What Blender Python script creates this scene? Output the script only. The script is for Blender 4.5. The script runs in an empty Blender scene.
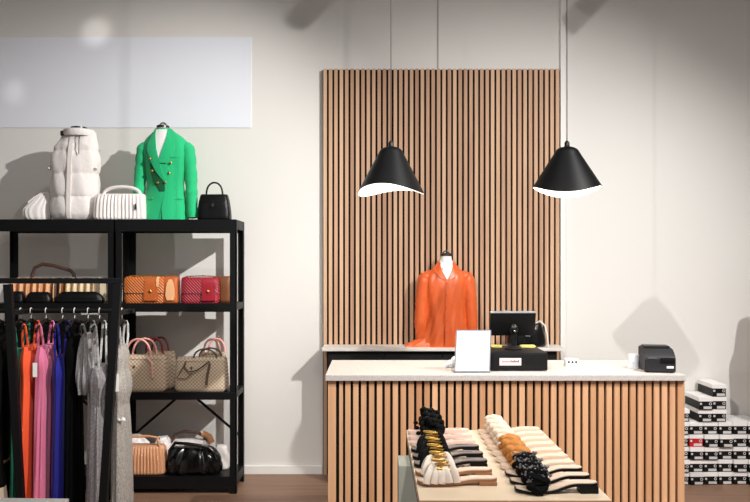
import bpy, bmesh, math, random
from mathutils import Vector, Matrix
R = random.Random(7)
PI = math.pi
sc = bpy.context.scene
C = sc.collection
F, CX, HY, CZ = 752.0, 375.0, 264.0, 1.59       # focal length in px, principal column, horizon row, eye height
def wx(px, d): return (px - CX) * d / F
def wz(py, d): return CZ - (py - HY) * d / F
WALL = 5.70

# ------------------------------------------------------------------ materials
def lin(c):
    return tuple(((v/255)/12.92 if v/255 <= .04045 else ((v/255+.055)/1.055)**2.4) for v in c) + (1.0,)
MATS = {}
def mat(name, col, rough=.6, metal=0.0, bump=0.0, scale=60.0, col2=None, cscale=8.0, spec=.5, sheen=0.0, emit=None, estr=0.0, coat=0.0):
    m = bpy.data.materials.new(name); m.use_nodes = True
    nt = m.node_tree; b = nt.nodes['Principled BSDF']
    b.inputs['Base Color'].default_value = lin(col); b.inputs['Roughness'].default_value = rough
    b.inputs['Metallic'].default_value = metal; b.inputs['Specular IOR Level'].default_value = spec
    b.inputs['Sheen Weight'].default_value = sheen; b.inputs['Coat Weight'].default_value = coat
    tc = nt.nodes.new('ShaderNodeTexCoord')
    if col2 is not None:
        n = nt.nodes.new('ShaderNodeTexNoise'); n.inputs['Scale'].default_value = cscale; n.inputs['Detail'].default_value = 4
        r = nt.nodes.new('ShaderNodeValToRGB'); r.color_ramp.elements[0].position = .35; r.color_ramp.elements[1].position = .65
        r.color_ramp.elements[0].color = lin(col); r.color_ramp.elements[1].color = lin(col2)
        nt.links.new(tc.outputs['Object'], n.inputs['Vector']); nt.links.new(n.outputs['Fac'], r.inputs['Fac'])
        nt.links.new(r.outputs['Color'], b.inputs['Base Color'])
    if bump > 0:
        n = nt.nodes.new('ShaderNodeTexNoise'); n.inputs['Scale'].default_value = scale; n.inputs['Detail'].default_value = 3
        bp = nt.nodes.new('ShaderNodeBump'); bp.inputs['Strength'].default_value = bump; bp.inputs['Distance'].default_value = .01
        nt.links.new(tc.outputs['Object'], n.inputs['Vector']); nt.links.new(n.outputs['Fac'], bp.inputs['Height'])
        nt.links.new(bp.outputs['Normal'], b.inputs['Normal'])
    if emit:
        b.inputs['Emission Color'].default_value = lin(emit); b.inputs['Emission Strength'].default_value = estr
    MATS[name] = m
    return m
def wood(name, ca, cb, rough=.5, axis=2, var=.5):
    m = mat(name, ca, rough)
    nt = m.node_tree; b = nt.nodes['Principled BSDF']
    tc = nt.nodes.new('ShaderNodeTexCoord'); mp = nt.nodes.new('ShaderNodeMapping')
    s = [38, 38, 38]; s[axis] = 1.4; mp.inputs['Scale'].default_value = s
    geo = nt.nodes.new('ShaderNodeNewGeometry')
    mul = nt.nodes.new('ShaderNodeMath'); mul.operation = 'MULTIPLY'; mul.inputs[1].default_value = 37.0
    add = nt.nodes.new('ShaderNodeVectorMath'); add.operation = 'ADD'
    n = nt.nodes.new('ShaderNodeTexNoise'); n.inputs['Scale'].default_value = 1.0; n.inputs['Detail'].default_value = 5
    mx = nt.nodes.new('ShaderNodeMath'); mx.operation = 'MULTIPLY_ADD'; mx.inputs[1].default_value = var; 
    ad2 = nt.nodes.new('ShaderNodeMath'); ad2.operation = 'MULTIPLY'; ad2.inputs[1].default_value = 1-var*.5
    r = nt.nodes.new('ShaderNodeValToRGB'); r.color_ramp.elements[0].position = .3; r.color_ramp.elements[1].position = .85
    r.color_ramp.elements[0].color = lin(ca); r.color_ramp.elements[1].color = lin(cb)
    L = nt.links.new
    L(geo.outputs['Random Per Island'], mul.inputs[0]); L(tc.outputs['Object'], mp.inputs['Vector'])
    L(mp.outputs['Vector'], add.inputs[0]); L(mul.outputs[0], add.inputs[1]); L(add.outputs[0], n.inputs['Vector'])
    L(n.outputs['Fac'], ad2.inputs[0]); L(geo.outputs['Random Per Island'], mx.inputs[0]); L(ad2.outputs[0], mx.inputs[2])
    L(mx.outputs[0], r.inputs['Fac']); L(r.outputs['Color'], b.inputs['Base Color'])
    return m
def pattern(name, ca, cb, kind='check', scale=60.0, rot=PI/4, rough=.55, thr=.5, bump=.0):
    """two-tone woven / quilted pattern from wave or checker nodes, in object space on the XZ plane"""
    m = mat(name, ca, rough); nt = m.node_tree; b = nt.nodes['Principled BSDF']; L = nt.links.new
    tc = nt.nodes.new('ShaderNodeTexCoord'); mp = nt.nodes.new('ShaderNodeMapping'); mp.inputs['Rotation'].default_value = (0, rot, 0)
    L(tc.outputs['Object'], mp.inputs['Vector'])
    if kind == 'check':
        t = nt.nodes.new('ShaderNodeTexChecker'); t.inputs['Scale'].default_value = scale; fac = t.outputs['Fac']
        mp.inputs['Scale'].default_value = (1, .0001, 1); mp.inputs['Location'].default_value = (.003, .0005, .003)
        L(mp.outputs['Vector'], t.inputs['Vector'])
    else:
        t = nt.nodes.new('ShaderNodeTexWave'); t.inputs['Scale'].default_value = scale; t.bands_direction = 'X'; fac = t.outputs['Fac']
        L(mp.outputs['Vector'], t.inputs['Vector'])
    r = nt.nodes.new('ShaderNodeValToRGB'); r.color_ramp.elements[0].color = lin(ca); r.color_ramp.elements[1].color = lin(cb)
    r.color_ramp.elements[0].position = max(0, thr-.3); r.color_ramp.elements[1].position = min(1, thr+.3)
    L(fac, r.inputs['Fac']); L(r.outputs['Color'], b.inputs['Base Color'])
    if bump:
        bp = nt.nodes.new('ShaderNodeBump'); bp.inputs['Strength'].default_value = bump; bp.inputs['Distance'].default_value = .006
        L(fac, bp.inputs['Height']); L(bp.outputs['Normal'], b.inputs['Normal'])
    return m

mat('wall_paint', (229,226,221), .85, bump=.03, scale=90)
mat('white_panel', (236,238,246), .5)
mat('ceiling_paint', (205,202,198), .9)
mat('trim_white', (236,233,229), .55)
mat('seam', (176,172,168), .8)
wood('floor_wood', (108,80,62), (146,113,92), .5, axis=0, var=.3)
wood('oak_slat', (190,136,96), (228,178,136), .55, var=.45)
wood('oak_slat_wall', (172,130,102), (216,176,142), .6, var=.45)
mat('black_felt', (14,11,10), .95)
mat('black_laminate', (14,14,15), .55, spec=.3)
mat('worktop', (203,196,190), .5, col2=(184,176,171), cscale=140)
mat('rear_top', (222,217,211), .45)
mat('rack_black', (9,9,10), .5, spec=.25)
mat('rail_black', (12,12,13), .5, spec=.3)
mat('matte_black', (10,10,11), .5, spec=.3)
mat('shade_black', (8,8,9), .45, spec=.25)
mat('shade_white', (250,247,240), .6, emit=(255,246,232), estr=1.5)
mat('bulb', (255,250,240), .4, emit=(255,244,225), estr=12)
mat('gloss_black', (12,12,13), .22)
mat('leather_black', (7,7,8), .4, bump=.15, scale=120, spec=.3)
mat('printer_grey', (36,36,38), .5, spec=.35)
mat('printer_dark', (12,12,13), .4, spec=.35)
mat('chrome', (200,200,200), .25, metal=1)
mat('gunmetal', (90,88,86), .35, metal=1)
mat('gold', (214,170,90), .3, metal=1)
mat('mannequin_white', (240,238,236), .5)
mat('vest_white', (238,231,227), .75, bump=.25, scale=45)
mat('bag_white', (240,233,229), .6, bump=.1, scale=60)
mat('blazer_green', (16,184,118), .8, bump=.12, scale=260, sheen=.2)
mat('blazer_lining', (0,88,48), .8)
mat('shirt_orange', (220,98,46), .38, bump=.1, scale=18)
mat('paper', (226,227,232), .6)
mat('paper_print', (168,170,178), .7)
mat('frame_grey', (120,124,130), .35)
mat('yellow_paper', (222,216,120), .7)
mat('label_pink', (243,222,222), .6)
mat('print_red', (205,120,120), .6)
mat('print_dark', (70,60,60), .6)
mat('box_black', (14,13,13), .55, spec=.3)
mat('box_lid', (242,239,237), .5)
mat('box_red', (190,28,34), .5)
mat('box_label', (206,202,200), .6)
mat('orange_leather', (178,88,34), .5, bump=.1, scale=70)
pattern('orange_quilt', (170,84,28), (198,112,50), 'wave', 21, PI/4, .5, bump=.5)
mat('tan_tag', (222,168,118), .55)
mat('red_leather', (146,16,36), .45, bump=.1, scale=70)
pattern('red_quilt', (128,14,32), (164,36,54), 'wave', 21, PI/4, .45, bump=.5)
mat('brown_leather', (112,62,24), .55, bump=.1, scale=60)
mat('dark_brown', (78,54,46), .5)
pattern('beige_check', (204,184,160), (160,136,112), 'check', 74, 0.0, .6)
pattern('beige_check_fine', (206,188,164), (164,142,118), 'check', 80, 0.0, .6)
mat('pink_leather', (226,158,146), .5)
mat('burgundy', (118,18,30), .5)
mat('tassel_red', (176,24,34), .6)
mat('strap_brown', (86,70,54), .6)
mat('tan_pleat', (202,146,108), .5, bump=.1, scale=50)
mat('tissue', (226,218,214), .7, bump=.5, scale=30)
mat('peach_leather', (226,168,124), .55, bump=.1, scale=50)
mat('cream_leather', (216,198,164), .55, bump=.1, scale=50)
mat('tan_leather', (206,142,96), .55, bump=.1, scale=50)
def fab(n, c, c2=None, cs=20, b=.15): mat(n, c, .8, bump=b, scale=180, col2=c2, cscale=cs, sheen=.1)
fab('dress_green', (0,112,84)); fab('dress_orange', (234,84,38)); fab('dress_pink', (214,112,146)); fab('dress_blue', (10,10,128))
mat('dress_black', (4,4,5), .9, spec=.1, bump=.1, scale=150); fab('dress_grey', (112,108,110), (150,146,147), 160, .4); fab('dress_silver', (126,119,113), (186,180,173), 150, .4)
fab('dress_ash', (122,117,119), (158,152,153), 90, .3); mat('jacket_black', (5,5,5), .85, spec=.15); fab('beige_trim', (206,186,164))
mat('strap_dots', (130,128,128), .7, col2=(220,218,214), cscale=260)
mat('tag_white', (236,234,230), .6)
mat('hanger_white', (220,218,214), .4)
mat('table_cream', (222,200,172), .5)
mat('table_edge', (196,150,112), .55)
mat('plinth_grey', (182,186,168), .8, col2=(196,196,182), cscale=6)
mat('white_table', (240,238,236), .5)
mat('insole_blush', (222,192,178), .55)
mat('insole_grey', (132,120,116), .55)
mat('insole_cream', (226,202,180), .55)
mat('sole_brown', (150,104,70), .6)
mat('sole_black', (6,5,5), .5, spec=.25)
mat('strap_black', (3,3,3), .8, spec=.15, bump=.3, scale=120)
mat('strap_white', (226,212,198), .55, bump=.1, scale=80)
mat('strap_cream', (224,202,180), .6, bump=.15, scale=80)
mat('strap_tan', (190,122,50), .6, bump=.15, scale=80)
mat('glitter', (150,150,155), .3, metal=.9)

# ------------------------------------------------------------------ mesh helpers
def link(name, bm, m, parent=None, smooth=True, mats=None):
    me = bpy.data.meshes.new(name); bmesh.ops.recalc_face_normals(bm, faces=bm.faces); bm.to_mesh(me); bm.free()
    for mm in (mats or [m]): me.materials.append(MATS[mm])
    if smooth:
        for p in me.polygons: p.use_smooth = True
        try: me.set_sharp_from_angle(angle=math.radians(38))
        except Exception: pass
    o = bpy.data.objects.new(name, me); C.objects.link(o)
    if parent is not None: o.parent = parent
    return o
def tag(o, label, cat, group=None):
    o['label'] = label; o['category'] = cat
    if group: o['group'] = group
    return o
def thing(name, label, cat, loc=(0,0,0), rz=0.0, group=None):
    o = bpy.data.objects.new(name, None); C.objects.link(o); o.empty_display_size = .05
    o.location = loc; o.rotation_euler = (0,0,rz); return tag(o, label, cat, group)
def struct(name, bm, m, smooth=False):
    o = link(name, bm, m, None, smooth); o['kind'] = 'structure'; return o
def box(bm, x0, x1, y0, y1, z0, z1, bev=0.0, mi=0):
    r = bmesh.ops.create_cube(bm, size=1.0)
    vs = r['verts']
    for v in vs:
        v.co = Vector(((x0+x1)/2 + v.co.x*(x1-x0), (y0+y1)/2 + v.co.y*(y1-y0), (z0+z1)/2 + v.co.z*(z1-z0)))
    fs = {f for v in vs for f in v.link_faces}
    if bev > 0:
        es = list({e for v in vs for e in v.link_edges})
        rr = bmesh.ops.bevel(bm, geom=es, offset=bev, segments=2, affect='EDGES', profile=.6)
        fs |= set(rr['faces'])
    for f in fs:
        if f.is_valid: f.material_index = mi
    return bm
def B(): return bmesh.new()
def bx(*a, **k): return box(B(), *a, **k)
def tube(bm, pts, r, seg=8, caps=True, flat=1.0, up=None):
    """sweep a circle (or flattened band) along points; r a number or list"""
    pts = [Vector(p) for p in pts]; n = len(pts)
    rs = r if isinstance(r, (list, tuple)) else [r]*n
    rings = []; prev = None
    for i, p in enumerate(pts):
        t = (pts[min(i+1, n-1)] - pts[max(i-1, 0)]).normalized()
        if prev is None:
            u = Vector(up) if up else (Vector((0,0,1)) if abs(t.z) < .9 else Vector((1,0,0)))
        else: u = prev
        u = (u - t*u.dot(t)); 
        if u.length < 1e-5: u = t.orthogonal()
        u.normalize(); v = t.cross(u); prev = u
        rings.append([bm.verts.new(p + (u*math.cos(a)*flat + v*math.sin(a))*rs[i]) for a in [2*PI*k/seg for k in range(seg)]])
    for i in range(n-1):
        for k in range(seg):
            bm.faces.new((rings[i][k], rings[i][(k+1)%seg], rings[i+1][(k+1)%seg], rings[i+1][k]))
    if caps:
        bm.faces.new(rings[0][::-1]); bm.faces.new(rings[-1])
    return bm
def arc(p0, p1, h, n=14, sq=1.0, lean=(0,0)):
    """handle arc from p0 to p1, rising h (sq<1 gives squarer arcs)"""
    out = []
    for i in range(n+1):
        a = PI*i/n; s = math.sin(a)**sq; c = (1-math.cos(a))/2
        p = Vector(p0).lerp(Vector(p1), c) + Vector((lean[0]*s, lean[1]*s, h*s)); out.append(p)
    return out
def bar(bm, p0, p1, w, h=None):
    """square-section straight bar between two points"""
    p0, p1 = Vector(p0), Vector(p1); t = (p1-p0).normalized(); h = h or w
    u = Vector((0,1,0)); 
    if abs(t.y) > .9: u = Vector((0,0,1))
    u = (u - t*u.dot(t)).normalized(); v = t.cross(u)
    q = [[bm.verts.new(p + u*a*h/2 + v*b*w/2) for a, b in ((-1,-1),(1,-1),(1,1),(-1,1))] for p in (p0, p1)]
    for k in range(4): bm.faces.new((q[0][k], q[0][(k+1)%4], q[1][(k+1)%4], q[1][k]))
    bm.faces.new(q[0][::-1]); bm.faces.new(q[1]); return bm
def lathe(bm, prof, seg=32, cx=0, cy=0, caps=True):
    rings = []
    for r, z in prof:
        rings.append([bm.verts.new((cx + r*math.cos(2*PI*k/seg), cy + r*math.sin(2*PI*k/seg), z)) for k in range(seg)])
    for i in range(len(rings)-1):
        for k in range(seg): bm.faces.new((rings[i][k], rings[i][(k+1)%seg], rings[i+1][(k+1)%seg], rings[i+1][k]))
    if caps: bm.faces.new(rings[0][::-1]); bm.faces.new(rings[-1])
    return bm
def ball(bm, c, r, sx=1, sy=1, sz=1, u=12, v=8):
    rr = bmesh.ops.create_uvsphere(bm, u_segments=u, v_segments=v, radius=r)
    for q in rr['verts']: q.co = Vector((q.co.x*sx + c[0], q.co.y*sy + c[1], q.co.z*sz + c[2]))
    return bm

class Loft:
    """body lofted through elliptical rings: keys = (z, rx, ry, cx, cy); n = squareness exponent"""
    def __init__(s, keys, n=2.0): s.k = [tuple(k) + (0.0,)*(5-len(k)) for k in keys]; s.n = n
    def at(s, z):
        k = s.k
        if z <= k[0][0]: return k[0][1:]
        if z >= k[-1][0]: return k[-1][1:]
        for i in range(len(k)-1):
            if k[i][0] <= z <= k[i+1][0]:
                a, b = k[i], k[i+1]; t = (z-a[0])/(b[0]-a[0])
                p = k[max(i-1,0)]; q = k[min(i+2,len(k)-1)]
                out = []
                for j in range(1,5):
                    m0 = (b[j]-p[j])/(b[0]-p[0]) if b[0]>p[0] else 0; m1 = (q[j]-a[j])/(q[0]-a[0]) if q[0]>a[0] else 0
                    h = b[0]-a[0]
                    out.append((2*t**3-3*t**2+1)*a[j] + (t**3-2*t**2+t)*h*m0 + (-2*t**3+3*t**2)*b[j] + (t**3-t**2)*h*m1)
                return out
    def pt(s, a, z, grow=0.0, disp=None):
        rx, ry, cx, cy = s.at(z); n = s.n
        c, si = math.cos(a), math.sin(a)
        x = math.copysign(abs(c)**(2/n), c); y = math.copysign(abs(si)**(2/n), si)
        g = grow + (disp(a, z) if disp else 0)
        return Vector((cx + x*(rx+g), cy + y*(ry+g), z))
    def front(s, x, z, off=0.0):
        rx, ry, cx, cy = s.at(z); u = min(.999, abs((x-cx)/max(rx,1e-6)))
        return cy - ry*(1-u**s.n)**(1/s.n) - off
    def mesh(s, bm, nz=24, seg=40, disp=None, z0=None, z1=None, caps=True):
        z0 = s.k[0][0] if z0 is None else z0; z1 = s.k[-1][0] if z1 is None else z1
        rings = []; n = s.n; rx, ry = s.at((z0+z1)/2)[:2]        # angles evenly spaced along the outline
        fine = [2*PI*i/4000 for i in range(4001)]; P = [(rx*math.copysign(abs(math.cos(a))**(2/n), math.cos(a)), ry*math.copysign(abs(math.sin(a))**(2/n), math.sin(a))) for a in fine]
        acc = [0.0]
        for i in range(4000): acc.append(acc[-1] + math.hypot(P[i+1][0]-P[i][0], P[i+1][1]-P[i][1]))
        ang = []; i = 0
        for k in range(seg):
            while acc[i+1] < acc[-1]*k/seg: i += 1
            ang.append(fine[i])
        for i in range(nz+1):
            z = z0 + (z1-z0)*i/nz
            rings.append([bm.verts.new(s.pt(q, z, 0, disp)) for q in ang])
        for i in range(nz):
            for k in range(seg): bm.faces.new((rings[i][k], rings[i][(k+1)%seg], rings[i+1][(k+1)%seg], rings[i+1][k]))
        if caps: bm.faces.new(rings[0][::-1]); bm.faces.new(rings[-1])
        return bm
    def patch(s, bm, rows, off=.004, th=.004, nx=5):
        """cloth patch on the front surface; rows = (z, x_left, x_right)"""
        g = []
        for z, xl, xr in rows:
            row = []
            for i in range(nx+1):
                x = xl + (xr-xl)*i/nx; y = s.front(x, z)
                row.append((bm.verts.new((x, y-off-th, z)), bm.verts.new((x, y-off+.004, z))))
            g.append(row)
        m = len(g)
        for i in range(m-1):
            for k in range(nx):
                for q in (0,1): bm.faces.new([g[i][k][q], g[i][k+1][q], g[i+1][k+1][q], g[i+1][k][q]])
        for i in range(m-1):
            for k in (0, nx): bm.faces.new([g[i][k][0], g[i+1][k][0], g[i+1][k][1], g[i][k][1]])
        for i in (0, m-1):
            for k in range(nx): bm.faces.new([g[i][k][0], g[i][k+1][0], g[i][k+1][1], g[i][k][1]])
        return bm
def rows(z0, z1, l0, l1, r0, r1, n=6):
    return [(z0+(z1-z0)*i/n, l0+(l1-l0)*i/n, r0+(r1-r0)*i/n) for i in range(n+1)]
def copy_tree(o, parent=None):
    c = o.copy(); C.objects.link(c)
    if parent is not None: c.parent = parent
    for ch in list(o.children): copy_tree(ch, c)
    return c

# ------------------------------------------------------------------ the setting
XL, XR, YF, ZC = -4.6, 5.2, -2.6, 5.0
struct('floor', bx(XL, XR, YF, WALL, -.05, 0), 'floor_wood')
struct('wall_back', bx(XL, XR, WALL, WALL+.1, 0, ZC), 'wall_paint')
struct('wall_left', bx(XL-.1, XL, YF, WALL+.1, 0, ZC), 'wall_paint')
struct('wall_right', bx(XR, XR+.1, YF, WALL+.1, 0, ZC), 'wall_paint')
struct('ceiling', bx(XL-.1, XR+.1, YF, WALL+.1, ZC, ZC+.1), 'ceiling_paint')
bb = B(); box(bb, XL, wx(322.5,5.68), 5.682, WALL, 0, .065, .004); box(bb, wx(568,5.68), XR, 5.682, WALL, 0, .065, .004)
struct('baseboard_back', bb, 'trim_white')
struct('trim_1', bx(wx(437.4,5.69), wx(438.6,5.69), 5.694, WALL, wz(69.5,5.69), ZC), 'seam')
struct('trim_2', bx(wx(560.4,5.68), wx(565.5,5.68), 5.672, WALL, 0, ZC, bev=.003), 'trim_white')

# white board high on the wall, above the shelving
tag(link('wall_board', bx(-3.3, wx(251,5.69), 5.695, WALL, wz(127.5,5.69), wz(37,5.69)), 'white_panel', None, False),
    'large blank white board fixed to the wall above the shelving', 'board')

# slatted oak panel on the wall
pX0, pX1 = wx(322.5,5.67), wx(560,5.67); pZ1 = wz(69,5.67)
t = thing('slat_wall_panel', 'tall vertical oak slat panel on the wall behind the two pendants', 'wall panel', ((pX0+pX1)/2, 5.67, 0))
hw = (pX1-pX0)/2
link('backing', bx(-hw+.002, hw-.002, .012, .03, .002, pZ1-.002), 'black_felt', t, False)
bm = B(); NS = 44; pitch = (2*hw)/NS
for i in range(NS):
    x = -hw + pitch*i + pitch*.19
    box(bm, x, x+pitch*.62, -.01, .012, .002, pZ1)
link('slats', bm, 'oak_slat_wall', t, False)

# ------------------------------------------------------------------ rear counter
rX0, rX1 = wx(322,5.42), wx(566,5.42); RZ = .985
t = thing('back_counter', 'narrow black back counter with pale top against the slat panel', 'counter', ((rX0+rX1)/2, 5.53, 0))
w = (rX1-rX0)/2; cw0 = wx(327.5,5.47)-(rX0+rX1)/2; cw1 = wx(557,5.47)-(rX0+rX1)/2
link('countertop', bx(-w, w, -.11, .125, RZ-.024, RZ, bev=.003), 'rear_top', t, False)
link('carcass', bx(cw0, cw1, -.055, .125, 0, RZ-.024), 'black_laminate', t, False)
nd = 4
for i in range(nd):
    a = cw0 + (cw1-cw0)*i/nd; b = cw0 + (cw1-cw0)*(i+1)/nd
    link('door', bx(a+.003, b-.003, -.073, -.056, .08, RZ-.03, bev=.002), 'black_laminate', t, False)

# ------------------------------------------------------------------ front counter
cx0, cx1 = wx(328,3.8), wx(684.5,3.8); KZ = 1.032; kx = (cx0+cx1)/2
t = thing('cash_counter', 'oak slatted cash counter with white top', 'counter', (kx, 3.8, 0))
w = (cx1-cx0)/2
link('worktop', bx(wx(325.3,3.78)-kx, wx(686,3.78)-kx, -.02, .57, KZ-.030, KZ, bev=.003), 'worktop', t, False)
link('carcass', bx(-w+.012, w-.012, .02, .54, 0, KZ-.032), 'black_felt', t, False)
bm = B(); n = 45; pitch = 2*w/n
box(bm, -w, -w+.04, 0, .022, .002, KZ-.034)
for i in range(1, n):
    if i == 1:
        box(bm, -w+pitch*1.42, -w+pitch*2-.005, 0, .022, .002, KZ-.034); continue
    x = -w + pitch*i + pitch*.18
    box(bm, x, x+pitch*.66 if i < n-1 else w, 0, .022, .002, KZ-.034)
link('slats', bm, 'oak_slat', t, False)
for s in (-1, 1): link('side_panel', bx(s*w-(.012 if s>0 else 0), s*w+(.012 if s<0 else 0), .023, .54, 0, KZ-.034), 'oak_slat', t, False)

# ------------------------------------------------------------------ pendants
def pendant(px, ph, label):
    d = 4.1; z0 = wz(190.5, d)
    t = thing('pendant_lamp', label, 'lamp', (wx(px, d), d, z0), 0, 'black pendant lamps above the counter')
    H, R0, R1 = .245, .055, .183; seg = 64; A = .022
    def surf(i, n, a, inn):
        rr = i/n; g = .004 if inn else 0
        zr = A*math.cos(2*(a-ph))
        if rr < .8:
            q = rr/.8; r = R1 + (R0-R1)*q*.93; z = zr*(1-q) + q*H*.86
        else:
            q = (rr-.8)/.2*PI/2; rb = R1+(R0-R1)*.93
            r = rb*math.cos(q)*.9+rb*.1*(1-math.sin(q)); z = H*.86 + H*.12*math.sin(q)
        return Vector(((max(.006,r)-g)*math.cos(a), (max(.006,r)-g)*math.sin(a), z-g*.8))
    nn = 22
    for inn, nm, mm in ((0,'lamp_shade','shade_black'), (1,'shade_lining','shade_white')):
        bm = B(); rings = [[bm.verts.new(surf(i, nn, 2*PI*k/seg, inn)) for k in range(seg)] for i in range(nn+1)]
        for i in range(nn):
            for k in range(seg): bm.faces.new((rings[i][k], rings[i][(k+1)%seg], rings[i+1][(k+1)%seg], rings[i+1][k]))
        if not inn:   # close the top
            bm.faces.new(rings[-1])
        link(nm, bm, mm, t)
    link('cap', lathe(B(), [(.014,H*.97),(.014,H*.97+.022),(.006,H*.97+.034)], 16), 'shade_black', t)
    link('cord', lathe(B(), [(.0024,H*.97+.03),(.0024,ZC-z0-.02)], 8), 'matte_black', t)
    link('ceiling_rose', lathe(B(), [(.05,ZC-z0-.025),(.05,ZC-z0)], 24), 'matte_black', t)
    link('bulb', ball(B(), (0,0,H*.5), .035), 'bulb', t)
    L = bpy.data.lights.new('pendant_light', 'POINT'); L.energy = 9; L.color = (1,.9,.78); L.shadow_soft_size = .04
    lo = bpy.data.objects.new('pendant_light', L); C.objects.link(lo); lo.parent = t; lo.location = (0,0,.03)
pendant(391, 1.22, 'black cone pendant lamp in front of the middle of the slat panel')
pendant(567, -.25, "black cone pendant lamp at the slat panel's right edge")

# ------------------------------------------------------------------ shelving
SF, SB = 5.20, 5.52
levels = [(wz(219.5,SF), .082), (wz(303.5,SF), .058), (wz(392.5,SF), .05), (wz(476.5,SF), .085)]
def shelving(px0, px1, label):
    x0, x1 = wx(px0,SF), wx(px1,SF)
    t = thing('shelving_unit', label, 'shelves', ((x0+x1)/2, (SF+SB)/2, 0), 0, 'black metal shelving bays')
    w = (x1-x0)/2; dd = (SB-SF)/2; P = .045
    top = levels[0][0]
    for sx in (-1,1):
        for sy in (-1,1):
            bm = B(); xa, xb = sorted((sx*w, sx*(w-P))); ya, yb = sorted((sy*dd, sy*(dd-.012)))
            box(bm, xa, xb, ya, yb, 0, top)
            xa, xb = sorted((sx*w, sx*(w-.006))); ya, yb = sorted((sy*dd, sy*(dd-.04)))
            box(bm, xa, xb, ya, yb, 0, top)
            link('post', bm, 'rack_black', t, False)
    for z, h in levels:
        s = link('shelf', bx(-w+.007, w-.007, -dd+.013, dd-.013, z-.02, z, bev=.001), 'rack_black', t, False)
        bm = B()
        box(bm, -w+.002, w-.002, -dd-.004, -dd+.012, z-h, z+.001); box(bm, -w+.002, w-.002, dd-.013, dd-.002, z-h, z)
        for sx in (-1,1):
            xa, xb = sorted((sx*(w-.001), sx*(w-.007))); box(bm, xa, xb, -dd, dd, z-h*.8, z)
        link('beam', bm, 'rack_black', t, False)
    z2 = levels[2][0]-levels[2][1]; z3 = wz(437, SB)
    for sx in (-1,1):
        link('brace', bar(B(), (0, dd-.018, z2+.02), (sx*(w-.012), dd-.018, z3), .018, .005), 'rack_black', t, False)
    return t
shelving(-10, 114.3, 'black metal shelving bay on the left, behind the clothes rack')
shelving(114.9, 236.3, 'black metal shelving bay on the right, holding orange and red bags')
Z1, Z2, Z3, Z4 = [z for z, h in levels]

# ------------------------------------------------------------------ bags
def bag_body(w, h, dp, top=.8, n=3.2, pleat=0, amp=.004, belly=1.0, sag=0.0):
    L = Loft([(0, w*.46, dp*.44), (h*.04, w*.495, dp*.5), (h*.3, w*.5*belly, dp*.5*belly), (h*.7, w*.5*(top*.5+.5), dp*.5*(top*.4+.6)), (h*.96, w*.5*top, dp*.5*top*.8), (h, w*.48*top, dp*.4*top*.75)], n)
    def disp(a, z):
        g = 0
        if pleat: g += amp*math.sin(pleat*2.2*math.copysign(abs(math.cos(a))**(2/n), math.cos(a)))*(1 if .06*h < z < .94*h else .3)
        if sag: g += sag*math.sin(3*a+z*30)*math.sin(z/h*PI)
        return g
    return L, disp
def handbag(name, label, loc, w, h, dp, m, rz=0, top=.85, n=3.2, pleat=0, amp=.004, belly=1.0, sag=0, handles=(), hm=None, group=None, cat='handbag', seg=56):
    t = thing(name, label, cat, loc, rz, group)
    L, disp = bag_body(w, h, dp, top, n, pleat, amp, belly, sag)
    link('body', L.mesh(B(), 20, max(seg, pleat*9), disp), m, t)
    for hd in handles:   # (y, half-span, rise, radius, x-centre, lean)
        y, hs, rise, r, xc, ln = hd[:6]
        a = arc((xc-hs, y, h*.9), (xc+hs, y, h*.9), rise+h*.1, 16, .7, (0, ln))
        o = link('handle', tube(B(), a, r, 10), hm or m, t)
    return t, L
def price_tag(t, x, y, z, w=.022, h=.04, m='tag_white', name='price_tag'):
    link(name, bx(x-w/2, x+w/2, y-.002, y, z-h, z, bev=.0005), m, t, False)

# --- top of the shelving
d = 5.42
t = thing('shoulder_bag', 'small white pleated bag half hidden left of the white puffer vest', 'handbag', (wx(37,5.36), 5.36, Z1), .15)
LB = Loft([(0,.07,.04,.012),(.02,.09,.05,.004),(.08,.092,.05,.0),(.12,.075,.042,.018),(.16,.05,.03,.04),(.195,.028,.018,.06)], 2.6)
link('body', LB.mesh(B(), 20, 96, lambda a,z: .0018*math.sin(16*a)), 'bag_white', t)
link('strap', tube(B(), [(-.06,0,.13),(-.02,0,.165),(.03,0,.195),(.075,0,.2)], .008, 8), 'bag_white', t)
t, L = handbag('shoulder_bag', 'white pleated handbag between the puffer vest and the green blazer', (wx(121,5.30), 5.30, Z1), .36, .185, .13, 'bag_white', 0, top=.94, pleat=20, amp=.0042, n=4.5,
    handles=((-.01,.13,.05,.012,0.01,0),))
link('zip_tab', bx(.12, .132, -.078, -.07, .07, .11, bev=.002), 'gunmetal', t)
link('ring', tube(B(), arc((-.14,-.01,.17), (-.11,-.01,.17), .02, 8), .004, 8), 'gold', t)
t, L = handbag('handbag', 'small black boxy top-handle bag at the right end of the shelving', (wx(214.5,5.34), 5.34, Z1), .232, .185, .12, 'leather_black', 0, top=.82, n=5,
    handles=((0,.058,.085,.0065,.0,0),))
link('strap', L.patch(B(), rows(.04,.178,-.012,-.016,.012,.016), .002, .005), 'leather_black', t)
link('clasp', bx(-.01,.01,L.front(0,.1)-.014,L.front(0,.1)-.005,.09,.115,bev=.002), 'gunmetal', t)
link('flap', L.patch(B(), rows(.13,.182,-.085,-.078,.085,.078), .001, .003), 'leather_black', t)

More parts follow.
